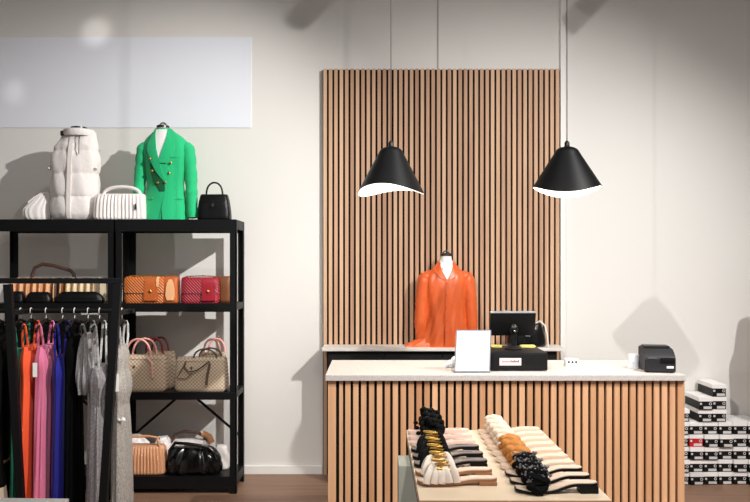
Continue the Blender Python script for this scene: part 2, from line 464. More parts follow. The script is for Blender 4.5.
# puffer vest on a bust form
t = thing('puffer_vest', 'white quilted sleeveless puffer vest on a bust form', 'vest', (wx(75.5,5.37), 5.37, Z1))
VL = Loft([(0,.15,.09),(.05,.165,.11),(.2,.168,.112),(.35,.168,.108),(.46,.168,.1,.002),(.52,.155,.088,.008),(.56,.135,.075,.018),(.59,.122,.066,.024),(.63,.118,.062,.026)], 2.5)
def vd(a, z):
    zz = z/.165; q = abs(math.sin(zz*PI)) ** .35
    return -.018 + .0195*q + .003*math.sin(7*a+zz*2.3) + .003*math.sin(17*a+zz*5)*(1-q) if z < .54 else .002*math.sin(9*a)
link('quilted_body', VL.mesh(B(), 64, 64, vd), 'vest_white', t)
link('zip_placket', VL.patch(B(), rows(.01,.6,-.018,-.01,.008,.02,40), .002, .007), 'vest_white', t)
for s in (-1,1):
    link('armhole_binding', tube(B(), [(s*(.165-.02*abs(math.sin(u*PI))), -.06*math.cos(u*2*PI), .36+.17*(.5-.5*math.cos(u*PI*2))) for u in [i/16 for i in range(17)]], .012, 8), 'vest_white', t)
link('collar', lathe(B(), [(.1,.6),(.108,.62),(.105,.645),(.09,.65),(.085,.62)], 32, .026, 0, False), 'vest_white', t)
link('drawcord', tube(B(), [(.06,-.08,.615),(.066,-.102,.58),(.068,-.11,.52),(.068,-.112,.46)], .0035, 6), 'gunmetal', t)
t2 = thing('bust_form', 'bust form inside the white puffer vest, only its neck cap showing', 'mannequin', (wx(79,5.37), 5.37, Z1))
link('neck', lathe(B(), [(.05,.6),(.05,.655),(.054,.66)], 24), 'mannequin_white', t2)
link('neck_cap', lathe(B(), [(.056,.655),(.056,.668),(.02,.674)], 24), 'gunmetal', t2)
link('collar_clip', bx(-.11,-.07,-.06,-.03,.6,.635,bev=.004), 'gunmetal', t2)
for o in (t2.children): pass

def sleeve(pts, rs, m, t, folds=10, nm='sleeve'):
    P = []; Rr = []
    n = 26
    for i in range(n+1):
        u = i/n*(len(pts)-1); k = min(int(u), len(pts)-2); f = u-k; f = f*f*(3-2*f)*.5 + f*.5
        P.append(Vector(pts[k]).lerp(Vector(pts[k+1]), f)); Rr.append(rs[k]+(rs[k+1]-rs[k])*f + .0025*math.sin(u*folds)+.0015*math.sin(u*folds*2.3+1))
    return link(nm, tube(B(), P, Rr, 20), m, t)
def bust(label, x, y, z, h):
    t = thing('bust_form', label, 'mannequin', (x, y, z))
    link('torso', Loft([(0,.11,.06),(.2,.1,.06),(h-.2,.115,.065),(h-.1,.09,.05),(h-.06,.055,.045),(h-.03,.043,.042)],2).mesh(B(), 16, 28), 'mannequin_white', t)
    link('neck', lathe(B(), [(.05,h-.09),(.043,h-.05),(.04,h)], 28, 0, -.005), 'mannequin_white', t)
    link('neck_cap', lathe(B(), [(.045,h-.004),(.045,h+.012),(.03,h+.018)], 28, 0, -.005), 'gunmetal', t)
    link('cap_handle', tube(B(), arc((-.022,-.005,h+.014),(.022,-.005,h+.014),.02,8), .005, 8), 'gunmetal', t)
    return t
# green blazer
BX, BY = wx(166,5.37), 5.37
bust('white bust form wearing the green blazer', BX-.02, BY, Z1, .665)
t = thing('blazer', 'bright green double-breasted blazer on a bust form', 'blazer', (BX, BY, Z1))
GL = Loft([(0,.16,.1),(.1,.152,.1),(.25,.13,.092),(.38,.145,.1),(.48,.158,.1),(.54,.16,.085),(.58,.14,.07,-.004),(.615,.1,.06,-.008),(.64,.068,.052,-.012),(.655,.058,.05,-.016)], 2.2)
link('jacket_body', GL.mesh(B(), 34, 56, lambda a,z: .0025*math.sin(5*a+z*14)), 'blazer_green', t)
for s in (-1,1):
    sleeve([(s*.115,.0,.555),(s*.158,-.002,.51),(s*.178,.0,.33),(s*.188,-.02,.18),(s*.198,-.035,.02)] if s>0 else [(s*.115,.0,.555),(s*.158,-.002,.51),(s*.178,.0,.36),(s*.19,-.01,.2),(s*.18,-.03,.03)], [.03,.05,.045,.041,.037], 'blazer_green', t, 14)
link('chest_opening', GL.patch(B(), [(.645,-.062,.03),(.6,-.06,.03),(.55,-.052,.016),(.5,-.044,.002),(.45,-.034,-.014),(.41,-.026,-.024)], .003, .001), 'mannequin_white', t)['label'] = 'white chest showing in the neckline'
link('lapel', GL.patch(B(), [(.645,-.078,-.058),(.6,-.095,-.056),(.55,-.108,-.048),(.5,-.112,-.04),(.42,-.085,-.02),(.34,-.045,0),(.26,.02,.03)], .004, .006), 'blazer_green', t)
link('lapel', GL.patch(B(), [(.645,.026,.05),(.6,.026,.066),(.55,.016,.082),(.5,.002,.086),(.45,-.012,.06),(.4,-.024,.034)], .005, .006), 'blazer_green', t)
link('front_overlap', GL.patch(B(), [(.40,-.09,-.02),(.34,-.085,.0),(.28,-.07,.03),(.2,-.02,.05),(.26,-.03,.04)][:4], .0015, .002), 'blazer_lining', t)['label'] = 'dark green turned-back inside of the front'
link('front_panel', GL.patch(B(), [(.38,-.022,.11),(.3,.01,.1),(.22,.02,.1),(.1,.0,.1),(.0,-.02,.1)], .002, .003), 'blazer_green', t)
link('vent', GL.patch(B(), rows(0,.075,-.008,-.002,.004,.0), .004, .002), 'blazer_lining', t)
for x, z in ((-.085,.43),(-.07,.345),(-.03,.262),(.06,.40),(.05,.33),(.022,.265)):
    link('button', ball(B(), (x, GL.front(x,z)-.012, z), .0095, 1,.5,1), 'gold', t)
for x0,x1,z in ((.035,.1,.46),(.07,.135,.165),(-.135,-.07,.165)):
    link('pocket_flap', GL.patch(B(), rows(z-.018,z,x0,x0,x1,x1,2), .003, .004), 'blazer_green', t)

# orange shirt on the back counter
OX, OY = wx(446,5.55), 5.548
bust('white bust form wearing the orange shirt', OX, OY, RZ, .668)
t = thing('satin_shirt', 'orange satin long-sleeved shirt on a bust form in front of the slats', 'shirt', (OX, OY, RZ))
OL = Loft([(0,.19,.1,-.02),(.03,.185,.1,-.015),(.12,.165,.095),(.25,.152,.092),(.4,.156,.095),(.48,.16,.088),(.525,.15,.075),(.56,.115,.062),(.585,.08,.055),(.61,.058,.05)], 2.1)
link('shirt_body', OL.mesh(B(), 44, 72, lambda a,z: (.008*math.sin(9*a+z*10)+.005*math.sin(15*a-z*26))*max(.25,1-z/.55)), 'shirt_orange', t)
for s in (-1,1):
    sleeve([(s*.11,0,.535),(s*.158,0,.495),(s*.176,.0,.33),(s*.184,-.005,.17),(s*.18,-.01,.03)], [.03,.05,.05,.05,.036], 'shirt_orange', t, 18)
    link('cuff', tube(B(), [(s*.181,-.01,.05),(s*.179,-.012,.0)], .038, 20), 'shirt_orange', t)
link('chest_opening', OL.patch(B(), [(.61,-.05,.05),(.585,-.048,.048),(.555,-.034,.034),(.52,-.016,.018),(.495,-.003,.004)], .003, .001), 'mannequin_white', t)['label'] = 'white chest showing in the open collar'
for s in (-1,1):
    q = [(.618,s*.045,s*.062),(.59,s*.046,s*.086),(.55,s*.033,s*.09),(.515,s*.016,s*.06),(.492,s*.003,s*.026)]
    link('collar', OL.patch(B(), [(z,min(a,b),max(a,b)) for z,a,b in q], .005, .007), 'shirt_orange', t)
link('placket', OL.patch(B(), rows(.0,.495,-.016,-.012,.016,.012,30), .004, .003), 'shirt_orange', t)
for z in (.47,.38,.29,.2,.11): link('button', ball(B(), (0, OL.front(0,z)-.009, z), .006, 1,.5,1), 'shirt_orange', t)
# spread hem lying on the counter at the left
link('shirt_tail', Loft([(0,.13,.05,-.18,-.03),(.02,.12,.045,-.175,-.03),(.05,.085,.04,-.14,-.02),(.1,.05,.035,-.11,-.01)],2).mesh(B(), 10, 40, lambda a,z: .004*math.sin(9*a)), 'shirt_orange', t)

# --- middle shelf, right bay
def flap_bag(label, px, d, z, w, h, dp, mq, ml, tagm, extra=True, tx=.0):
    t = thing('flap_bag', label, 'handbag', (wx(px,d), d, z))
    L = Loft([(0,w*.48,dp*.46),(h*.06,w*.5,dp*.5),(h*.85,w*.495,dp*.46),(h*.97,w*.485,dp*.34),(h,w*.47,dp*.22)], 6)
    link('body', L.mesh(B(), 14, 48), mq, t)
    link('flap', L.patch(B(), rows(h*.38,h*.97,-w*.48,-w*.47,w*.48,w*.47,8), .002, .007, 12), mq, t)
    link('fold_line', L.patch(B(), rows(h*.355,h*.38,-w*.48,-w*.48,w*.48,w*.48,2), .001, .004, 12), 'dark_brown', t)
    if extra:
        link('front_strap', L.patch(B(), rows(h*.1,h*.97,tx-.045,tx-.04,tx+.05,tx+.042,8), .009, .006, 6), ml, t)
        link('clasp', ball(B(), (tx, L.front(0,h*.45)-.02, h*.45), .011,1,.5,1), 'gold', t)
        link('price_tag', L.patch(B(), rows(h*.62,h*1.0,tx+.042,tx+.04,tx+.056,tx+.058,4), .017, .003, 2), tagm, t)
    link('chain', tube(B(), arc((-w*.42,0,h*.98),(w*.42,0,h*.98),.012,16,.5), .004, 6), 'gold', t)
    return t
flap_bag('orange quilted flap bag at the left of the shelf', 146, 5.30, Z2, .29, .185, .1, 'orange_quilt', 'orange_leather', 'tan_tag', True, .05)
t, L = handbag('handbag', 'small orange bag with tan leather tag beside the orange quilted bag', (wx(171.5,5.31), 5.31, Z2), .115, .185, .11, 'orange_leather', 0, top=.95, n=5)
link('leather_tag', L.patch(B(), [(.02,-.015,.03),(.05,-.025,.038),(.1,-.022,.036),(.14,-.016,.028),(.165,-.004,.014)], .004, .006, 4), 'tan_tag', t)
link('ring', tube(B(), arc((-.03,0,.18),(.03,0,.18),.02,8), .004, 6), 'gold', t)
flap_bag('dark red quilted flap bag on the middle shelf', 201, 5.30, Z2, .27, .18, .1, 'red_quilt', 'red_leather', 'red_leather', True, .065)
handbag('handbag', 'brown leather bag tucked behind the dark red quilted bag', (wx(222.5,5.42), 5.42, Z2), .14, .185, .11, 'brown_leather', 0, top=.95, n=5)

# --- third shelf: checked totes
def tote(label, px, d, w, h, dp, hm, rise, m='beige_check', hs=.075, extra=None, hx=0, r=.0075):
    t, L = handbag('tote_bag', label, (wx(px,d), d, Z3), w, h, dp, m, 0, top=.93, n=6, handles=((-dp*.3,hs,rise,r,hx,-.01),(dp*.3,hs,rise*.95,r,hx+.02,.01)), hm=hm)
    link('top_trim', L.patch(B(), rows(h*.9,h*.985,-w*.45,-w*.45,w*.45,w*.45,3), .001, .004, 10), m, t)
    link('clasp', bx(-w*.16-.006,-w*.16+.006,L.front(0,h*.7)-.009,L.front(0,h*.7),h*.66,h*.74,bev=.002), 'strap_brown', t)
    return t, L
t, L = tote('beige checked tote bag with pale pink handles', 144.5, 5.29, .33, .25, .12, 'pink_leather', .115, hs=.085, hx=-.03)
link('hang_strap', tube(B(), [(.04,-.06,.235),(.075,-.075,.2),(.08,-.08,.13),(.083,-.08,.1)], .008, 8, flat=.4), 'pink_leather', t)
t, L = tote('brown-checked tote with dark red handles behind the pink-handled tote', 160, 5.43, .22, .26, .12, 'burgundy', .1, hs=.06, hx=-.03)
link('tassel', lathe(B(), [(.008,.2),(.012,.185),(.02,.14),(.022,.12)], 12, .055, -.085), 'tassel_red', t)
link('tassel_cord', tube(B(), [(.02,-.04,.27),(.05,-.07,.25),(.055,-.085,.2)], .005, 8), 'tassel_red', t)
t, L = tote('beige checked tote bag with a brown strap tied across its front', 202, 5.29, .37, .235, .12, 'strap_brown', .06, 'beige_check_fine', .08, hx=.03, r=.006)
link('tied_strap', tube(B(), [(-.10,-.062,.21),(-.105,-.075,.17),(-.075,-.08,.14),(-.02,-.08,.15),(.04,-.085,.19),(.07,-.085,.215),(.072,-.085,.19),(.055,-.085,.12),(.05,-.085,.05)], .0085, 8, flat=.5), 'strap_brown', t)
link('tied_strap', tube(B(), [(-.1,-.072,.2),(-.14,-.074,.13),(-.16,-.07,.1),(-.1,-.075,.09),(-.05,-.075,.13)], .003, 6), 'strap_brown', t)
tote('beige tote with brown and pink handles behind the strap-tied tote', 213, 5.43, .19, .25, .1, 'pink_leather', .1, 'beige_check_fine', .06)

# --- bottom shelf
t, L = handbag('handbag', 'tan pleated handbag with a tan handle on the lowest shelf', (wx(143,5.29), 5.29, Z4), .35, .2, .13, 'tan_pleat', 0, top=.9, pleat=22, amp=.003, n=3)
link('handle', tube(B(), [(-.14,-.03,.17),(-.135,-.03,.24),(-.08,-.03,.262),(.05,-.03,.265),(.11,-.03,.255),(.125,-.035,.2),(.128,-.04,.13)], .009, 8), 'tan_pleat', t)
t = thing('handbag', 'black slouchy leather handbag on the lowest shelf', 'handbag', (wx(194.5,5.29), 5.29, Z4))
SL = Loft([(0,.165,.06),(.02,.182,.076),(.07,.186,.08),(.12,.176,.072,-.004),(.16,.155,.056,-.008),(.185,.125,.035,-.01)], 3.4)
link('body', SL.mesh(B(), 24, 120, lambda a,z: .007*math.sin(13*a+z*16)+.004*math.sin(23*a-z*30)), 'gloss_black', t)
link('handle', tube(B(), [(-.165,-.05,.1),(-.16,-.055,.17),(-.12,-.06,.225),(-.04,-.06,.22),(.06,-.06,.205),(.12,-.055,.19),(.15,-.05,.15)], .012, 10), 'gloss_black', t)
t = thing('handbag', 'brown handled bag behind the black slouchy bag', 'handbag', (wx(190,5.43), 5.44, Z4))
link('body', Loft([(0,.13,.04),(.02,.15,.05),(.15,.15,.05),(.2,.12,.035)],3).mesh(B(), 14, 48, lambda a,z: .006*math.sin(5*a+z*30)), 'tissue', t)
link('handle', tube(B(), [(-.13,0,.18),(-.11,0,.235),(-.04,0,.26),(.05,0,.25),(.1,0,.225),(.12,0,.17)], .017, 10, flat=.7), 'dark_brown', t)
link('handle_end', tube(B(), [(.09,-.02,.25),(.14,-.02,.225),(.16,-.025,.18)], .024, 10), 'tan_leather', t)
t = thing('tissue_bundle', 'white tissue-wrapped bundle between the tan and the black bags', 'bundle', (wx(163,5.43), 5.44, Z4))
link('wrap', Loft([(0,.05,.04),(.03,.055,.05),(.16,.058,.05),(.22,.035,.03)],2.6).mesh(B(), 18, 48, lambda a,z: .008*math.sin(4*a+z*40)+.004*math.sin(9*a-z*70)), 'tissue', t)
t = thing('tissue_bundle', 'white tissue-wrapped bundle behind the tan pleated bag', 'bundle', (wx(133,5.43), 5.44, Z4))
link('wrap', Loft([(0,.1,.04),(.03,.115,.05),(.16,.11,.05),(.235,.06,.03)],2.6).mesh(B(), 18, 48, lambda a,z: .008*math.sin(4*a+z*40)+.004*math.sin(9*a-z*70)), 'tissue', t)
handbag('handbag', 'pale pink bag at the right end of the lowest shelf', (wx(222,5.42), 5.42, Z4), .11, .165, .1, 'tissue', 0, top=.7, n=2.6, sag=.008)

# --- left bay, third shelf: black boxes seen between the dress straps
for px, ll in ((41,'left'),(86,'right')):
    t = thing('storage_box', '%s of two black storage boxes on the shelf behind the hanging dresses' % ll, 'storage box', (wx(px,5.4), 5.4, Z3), 0, 'black boxes behind the dresses')
    link('body', bx(-.15,.15,-.11,.1,0,.42,bev=.006), 'jacket_black', t)
    link('lid', bx(-.154,.154,-.114,.104,.42,.47,bev=.006), 'jacket_black', t)

# --- left bay, middle shelf
specs = [(19,'peach_leather'),(27,'peach_leather'),(33.5,'tan_leather'),(40,'peach_leather'),(46,'tan_leather'),(53,'peach_leather'),(60,'dark_brown'),(66.5,'brown_leather'),(73,'cream_leather'),(79.5,'cream_leather'),(86,'cream_leather'),(92.5,'cream_leather'),(99,'cream_leather')]
nm = ['leftmost peach bag','second peach bag from the left','first tan bag from the left','peach bag between two tan bags','second tan bag from the left','peach bag beside the dark brown bag','dark brown bag','mid brown bag beside the cream bags','leftmost cream bag','second cream bag from the left','middle cream bag','second cream bag from the right','rightmost cream bag']
for (px, m), ll in zip(specs, nm):
    dq = 5.40
    t = thing('handbag', ll + ' in the shelf row behind the clothes rack', 'handbag', (wx(px,dq), dq, Z2), 0, 'upright bags on the shelf behind the clothes rack')
    L = Loft([(0,.02,.1),(.02,.0215,.11),(.13,.0205,.105),(.165,.014,.08)], 4)
    link('body', L.mesh(B(), 10, 28), m, t)
    link('handle', tube(B(), arc((0,-.06,.15),(0,.06,.15),.022,10), .0045, 6), m, t)
    link('trim', tube(B(), [(0,-.112,.01),(0,-.114,.08),(0,-.106,.15)], .004, 6), 'tan_tag', t)
t = thing('shoulder_bag', 'brown bag whose long handle arches above the clothes rack bar', 'handbag', (wx(53,5.48), 5.485, Z2))
link('body', Loft([(0,.14,.025),(.02,.15,.028),(.17,.13,.022)], 4).mesh(B(), 8, 36), 'dark_brown', t)
link('handle', tube(B(), [(-.15,0,.15),(-.155,0,.19),(-.135,0,.245),(-.08,0,.272),(-.0,0,.262),(.08,0,.24),(.125,0,.225),(.15,0,.2),(.155,0,.15)], .013, 10), 'dark_brown', t)
for px0, px1, hh, ll in ((11,24.5,.082,'left'),(26.5,52,.078,'middle'),(55,104,.08,'right')):
    dq = 5.262; x0, x1 = wx(px0,dq), wx(px1,dq); w = (x1-x0)
    t = thing('clutch_bag', 'low black clutch, %s of three in front of the upright bags' % ll, 'clutch bag', ((x0+x1)/2, dq, Z2), 0, 'black clutches behind the clothes rack')
    L = Loft([(0,w*.48,.035),(.01,w*.5,.04),(.03,w*.5,.038),(hh*.8,w*.42,.03),(hh,w*.34,.014)], 4)
    link('body', L.mesh(B(), 12, 40), 'leather_black', t)
    link('flap', L.patch(B(), rows(.035,hh*.95,-w*.4,-w*.34,w*.4,w*.34,4), .001, .004, 8), 'leather_black', t)

# ------------------------------------------------------------------ clothes rack
RD, RL = 4.2, 4.42
RZ_T = wz(281,RD); RAILZ = wz(311,RL)
t = thing('clothes_rack', 'black metal clothes rack with inward-slanting posts in front of the shelving', 'clothes rack', (wx(63,RD), RD, 0))
ox = wx(63,RD)
def rackx(px_top, py_top, px_bot, py_bot, z):
    za, zb = wz(py_top,RD), wz(py_bot,RD); xa, xb = wx(px_top,RD), wx(px_bot,RD)
    return xa + (xb-xa)*(za-z)/(za-zb) - ox
postx = {}
for key, (a, b) in {'L':(8,20.5), 'R':(118,103.5)}.items():
    xt, xb = rackx(a,282,b,502,RZ_T), rackx(a,282,b,502,0)
    link('post', bar(B(), (xb,0,.03), (xt,0,RZ_T-.018), .043, .03), 'rail_black', t, False)
    link('foot', bx(xb-.02, xb+.02, -.25, .42, 0, .03, bev=.003), 'rail_black', t, False)
    xr = rackx(a,282,b,502,RAILZ); postx[key] = xr
    link('bracket', bx(xr-.008, xr+.008, .016, RL-RD+.014, RAILZ-.014, RAILZ+.014, bev=.002), 'rail_black', t, False)
link('top_bar', bx(wx(-40,RD)-ox, wx(122.5,RD)-ox, -.015, .015, RZ_T-.014, RZ_T+.016, bev=.002), 'rail_black', t, False)
link('hanging_rail', tube(B(), [(wx(-40,RL)-ox, RL-RD, RAILZ), (wx(134,RL)-ox, RL-RD, RAILZ)], .0125, 14), 'rail_black', t)

def hanger(px, rz, label, m='matte_black'):
    t = thing('clothes_hanger', label, 'hanger', (wx(px,RL), RL, RAILZ), rz, 'hangers on the clothes rack')
    # hook circles the rail (local x along the hanger)
    h = [(-.016*math.cos(rz)*0 + .018*math.cos(a), 0, .0 + .018*math.sin(a)) for a in [math.radians(q) for q in range(-30, 211, 20)]]
    h = [Vector((-p[0], 0, p[2])) for p in h]; h += [Vector((.012,0,-.02)), Vector((0,0,-.035)), Vector((0,0,-.055))]
    link('hook', tube(B(), h, .0026, 8), 'hanger_white', t)
    link('arm', tube(B(), [(-.19,0,-.105),(-.16,0,-.085),(-.08,0,-.066),(0,0,-.05),(.08,0,-.066),(.16,0,-.085),(.19,0,-.105)], .008, 8), m, t)
    return t
def dress(label, px, rz, m, keys, strap=None, top=-.25, hem=-1.2, folds=8, amp=.008, hl=None, strapm=None, sx=.1, cat='dress', drift=0.0):
    """keys = (fraction from hem, half-width, half-depth); local x is the hanger direction"""
    hanger(px, rz, hl)
    t = thing('dress' if cat=='dress' else cat, label, cat, (wx(px,RL), RL, RAILZ), rz, 'garments on the clothes rack')
    L = Loft([(hem+(top-hem)*k[0], k[1], k[2], 0, drift*(1-k[0])) for k in keys], 2.2)
    ph = R.uniform(0,6)
    def disp(a, z):
        u = (z-hem)/(top-hem)
        return amp*(1-.75*u)*math.sin(folds*a+ph+u*1.5) + amp*.4*(1-.6*u)*math.sin((folds*2+1)*a+ph*2-u*3)
    link('cloth', L.mesh(B(), 40, 88, disp), m, t)
    for s in (-1,1):
        hx = s*.13
        for q in (-1,1):
            link('strap', tube(B(), [(s*sx, q*L.at(top)[1]*.5, top-.01), (s*(sx+.012), q*.014, (top-.08)/2-.02), (hx, q*.009, -.085), (hx, 0, -.0655)], .0065, 8, flat=.5), strapm or m, t)
    return t, L
D = [(0,.19,.034),(.3,.165,.032),(.6,.145,.032),(.8,.13,.034),(.92,.14,.037),(1,.115,.024)]
rz = math.radians(98)
def K(s, tk): return [(a, b*s, c*tk) for a, b, c in D]
a = 'hanger holding the %s, on the clothes rack rail'
dress('deep green dress hanging left of the orange-red dress', 20.5, rz, 'dress_green', K(.85,.9), hl=a % 'deep green dress', top=-.22)
dress('orange-red strappy dress on the clothes rack', 31, rz, 'dress_orange', K(1,1.1), hl=a % 'orange-red dress', top=-.2)
t, L = dress('pink strappy dress with a white price tag on the clothes rack', 46, rz, 'dress_pink', K(1.0,1.25), hl=a % 'pink dress', top=-.2, folds=6, amp=.011)
link('price_tag', bx(-.19, -.186, -.005, .018, -.36, -.28), 'tag_white', t, False)
dress('royal blue dress on the clothes rack', 62.5, rz, 'dress_blue', K(.95,1.1), hl=a % 'royal blue dress', top=-.26, strapm='dress_blue')
dress('long black dress between the blue dress and the grey dresses', 74.5, rz, 'dress_black', K(.95,1.0), hl=a % 'long black dress', top=-.14)
dress('short grey frilled top hanging next to the long black dress', 88, rz, 'dress_grey', [(0,.14,.03),(.25,.16,.044),(.5,.14,.042),(.8,.12,.036),(1,.1,.022)], hl=a % 'short grey top', top=-.13, hem=-.47, folds=7, amp=.016, cat='top')
dress("long ash-grey dress hanging just left of the rack's right post", 99.5, rz, 'dress_ash', K(1.0,1.5), hl=a % 'long ash-grey dress', top=-.32, folds=9, amp=.013, strapm='strap_dots')
SK = [(0,.17,.05),(.35,.155,.046),(.62,.14,.036),(.66,.135,.032),(.75,.165,.05),(.82,.15,.042),(.87,.12,.03),(.94,.13,.036),(1,.1,.02)]
t, L = dress("silver-grey sparkly dress hanging right of the rack's right post", 122, rz, 'dress_silver', SK, hl=a % 'silver-grey sparkly dress', top=-.2, strapm='strap_dots', folds=7, amp=.006)
link('price_tag', bx(-.2, -.196, -.02, .006, -.44, -.34), 'tag_white', t, False)
link('bow', ball(ball(B(), (-.15,-.034,-.61), .014,.6,1,1), (-.15,-.012,-.61), .009,.6,1,1), 'tag_white', t)
# black jacket at the far left
hanger(-3, rz, a % 'black belted jacket')
t = thing('jacket', "black jacket with tan waist trim hanging left of the rack's left post", 'jacket', (wx(-3,RL), RL, RAILZ), rz, 'garments on the clothes rack')
JL = Loft([(-1.12,.16,.05),(-.95,.165,.055),(-.86,.15,.05),(-.6,.165,.058),(-.3,.18,.06),(-.16,.17,.045),(-.1,.12,.03),(-.07,.05,.022)], 2.3)
link('jacket_body', JL.mesh(B(), 30, 60, lambda a,z: .004*math.sin(7*a+z*9)), 'jacket_black', t)
link('waist_trim', tube(B(), [JL.pt(2*PI*k/40, -.88) + Vector((.003*math.cos(2*PI*k/40), .003*math.sin(2*PI*k/40), 0)) for k in range(41)], .008, 8, caps=False), 'tan_leather', t)
sleeve([(-.13,0,-.14),(-.19,-.02,-.25),(-.22,-.035,-.5),(-.2,-.05,-.75),(-.19,-.075,-1.02)], [.04,.056,.05,.042,.04], 'jacket_black', t, 14)
sleeve([(.13,0,-.14),(.19,0,-.25),(.21,0,-.5),(.21,0,-.95)], [.04,.056,.05,.04], 'jacket_black', t, 14)
link('cuff', tube(B(), [(-.192,-.07,-.98),(-.19,-.078,-1.06)], .043, 16), 'beige_trim', t)['label'] = 'beige cuff'

# ------------------------------------------------------------------ white table, lower left
t = thing('display_table', 'white tabletop corner at the lower left, before the hanging dresses', 'table', (-1.75, 2.215, 0), math.radians(-1.6))
link('tabletop', bx(-.7,.64,-.5,.5,.715,.75,bev=.004), 'white_table', t, False)
for s in (-1,1):
    for q in (-1,1): link('leg', bx(s*.62-.025 if s>0 else -.68, s*.62+.005 if s>0 else -.64, q*.46-.02, q*.46+.02, 0, .715), 'white_table', t, False)

# ------------------------------------------------------------------ shoe table
TZ = .87; TX0, TX1, TY0, TY1 = .135, .722, 2.29, 3.26
t = thing('shoe_table', 'cream display table in the foreground, covered with rows of sandals', 'table', ((TX0+TX1)/2, (TY0+TY1)/2, 0))
w, dd = (TX1-TX0)/2, (TY1-TY0)/2
link('tabletop', bx(-w, w, -dd+.004, dd, TZ-.028, TZ, bev=.002), 'table_cream', t, False)
link('front_edge', bx(-w, w, -dd, -dd+.004, TZ-.028, TZ-.002), 'table_edge', t, False)
link('frame', bx(-w+.004, w-.01, -dd+.03, dd-.02, TZ-.06, TZ-.029), 'matte_black', t, False)
for s in (-1,1):
    for q in (-1,1): link('leg', bx(s*(w-.03)-.018, s*(w-.03)+.018, q*(dd-.045)-.018, q*(dd-.045)+.018, 0, TZ-.06), 'matte_black', t, False)
tag(link('plinth', bx(.092,.66,2.93,3.09,0,.805,bev=.006), 'plinth_grey', None, False), 'grey-green plinth under the shoe table, showing at its left side', 'plinth')

# ------------------------------------------------------------------ sandals
def footprint(u, W):     # half-width along 0 (toe) .. 1 (heel)
    return W*(.30+1.25*math.sqrt(max(0,u))*1 if u < .18 else (.83 - .30*math.sin((u-.18)/.82*PI*.62)+.03) if u < .93 else .56*math.sqrt(max(0,(1-(u-.93)/.075))) )
def sole_bm(Lx, W, zf, th, inset=0.0, u0=0.0, u1=1.0):
    bm = B(); n = 26; rowsv = []
    for i in range(n+1):
        u = u0 + (u1-u0)*i/n
        hw = max(.006, min(W, footprint(u, W)) - inset); x = -Lx/2 + Lx*u
        z = zf(u)
        rowsv.append([bm.verts.new((x, s*hw*a, zz)) for zz in (z, z-th) for s, a in ((-1,1),(-1,.5),(1,.5),(1,1))])
    for i in range(n):
        a, b = rowsv[i], rowsv[i+1]
        for k in range(3):
            bm.faces.new((a[k],a[k+1],b[k+1],b[k])); bm.faces.new((a[4+k],b[4+k],b[5+k],a[5+k]))
        bm.faces.new((a[0],b[0],b[4],a[4])); bm.faces.new((a[3],a[7],b[7],b[3]))
    for q in (rowsv[0], rowsv[-1]):
        bm.faces.new((q[0],q[1],q[2],q[3],q[7],q[6],q[5],q[4]))
    return bm
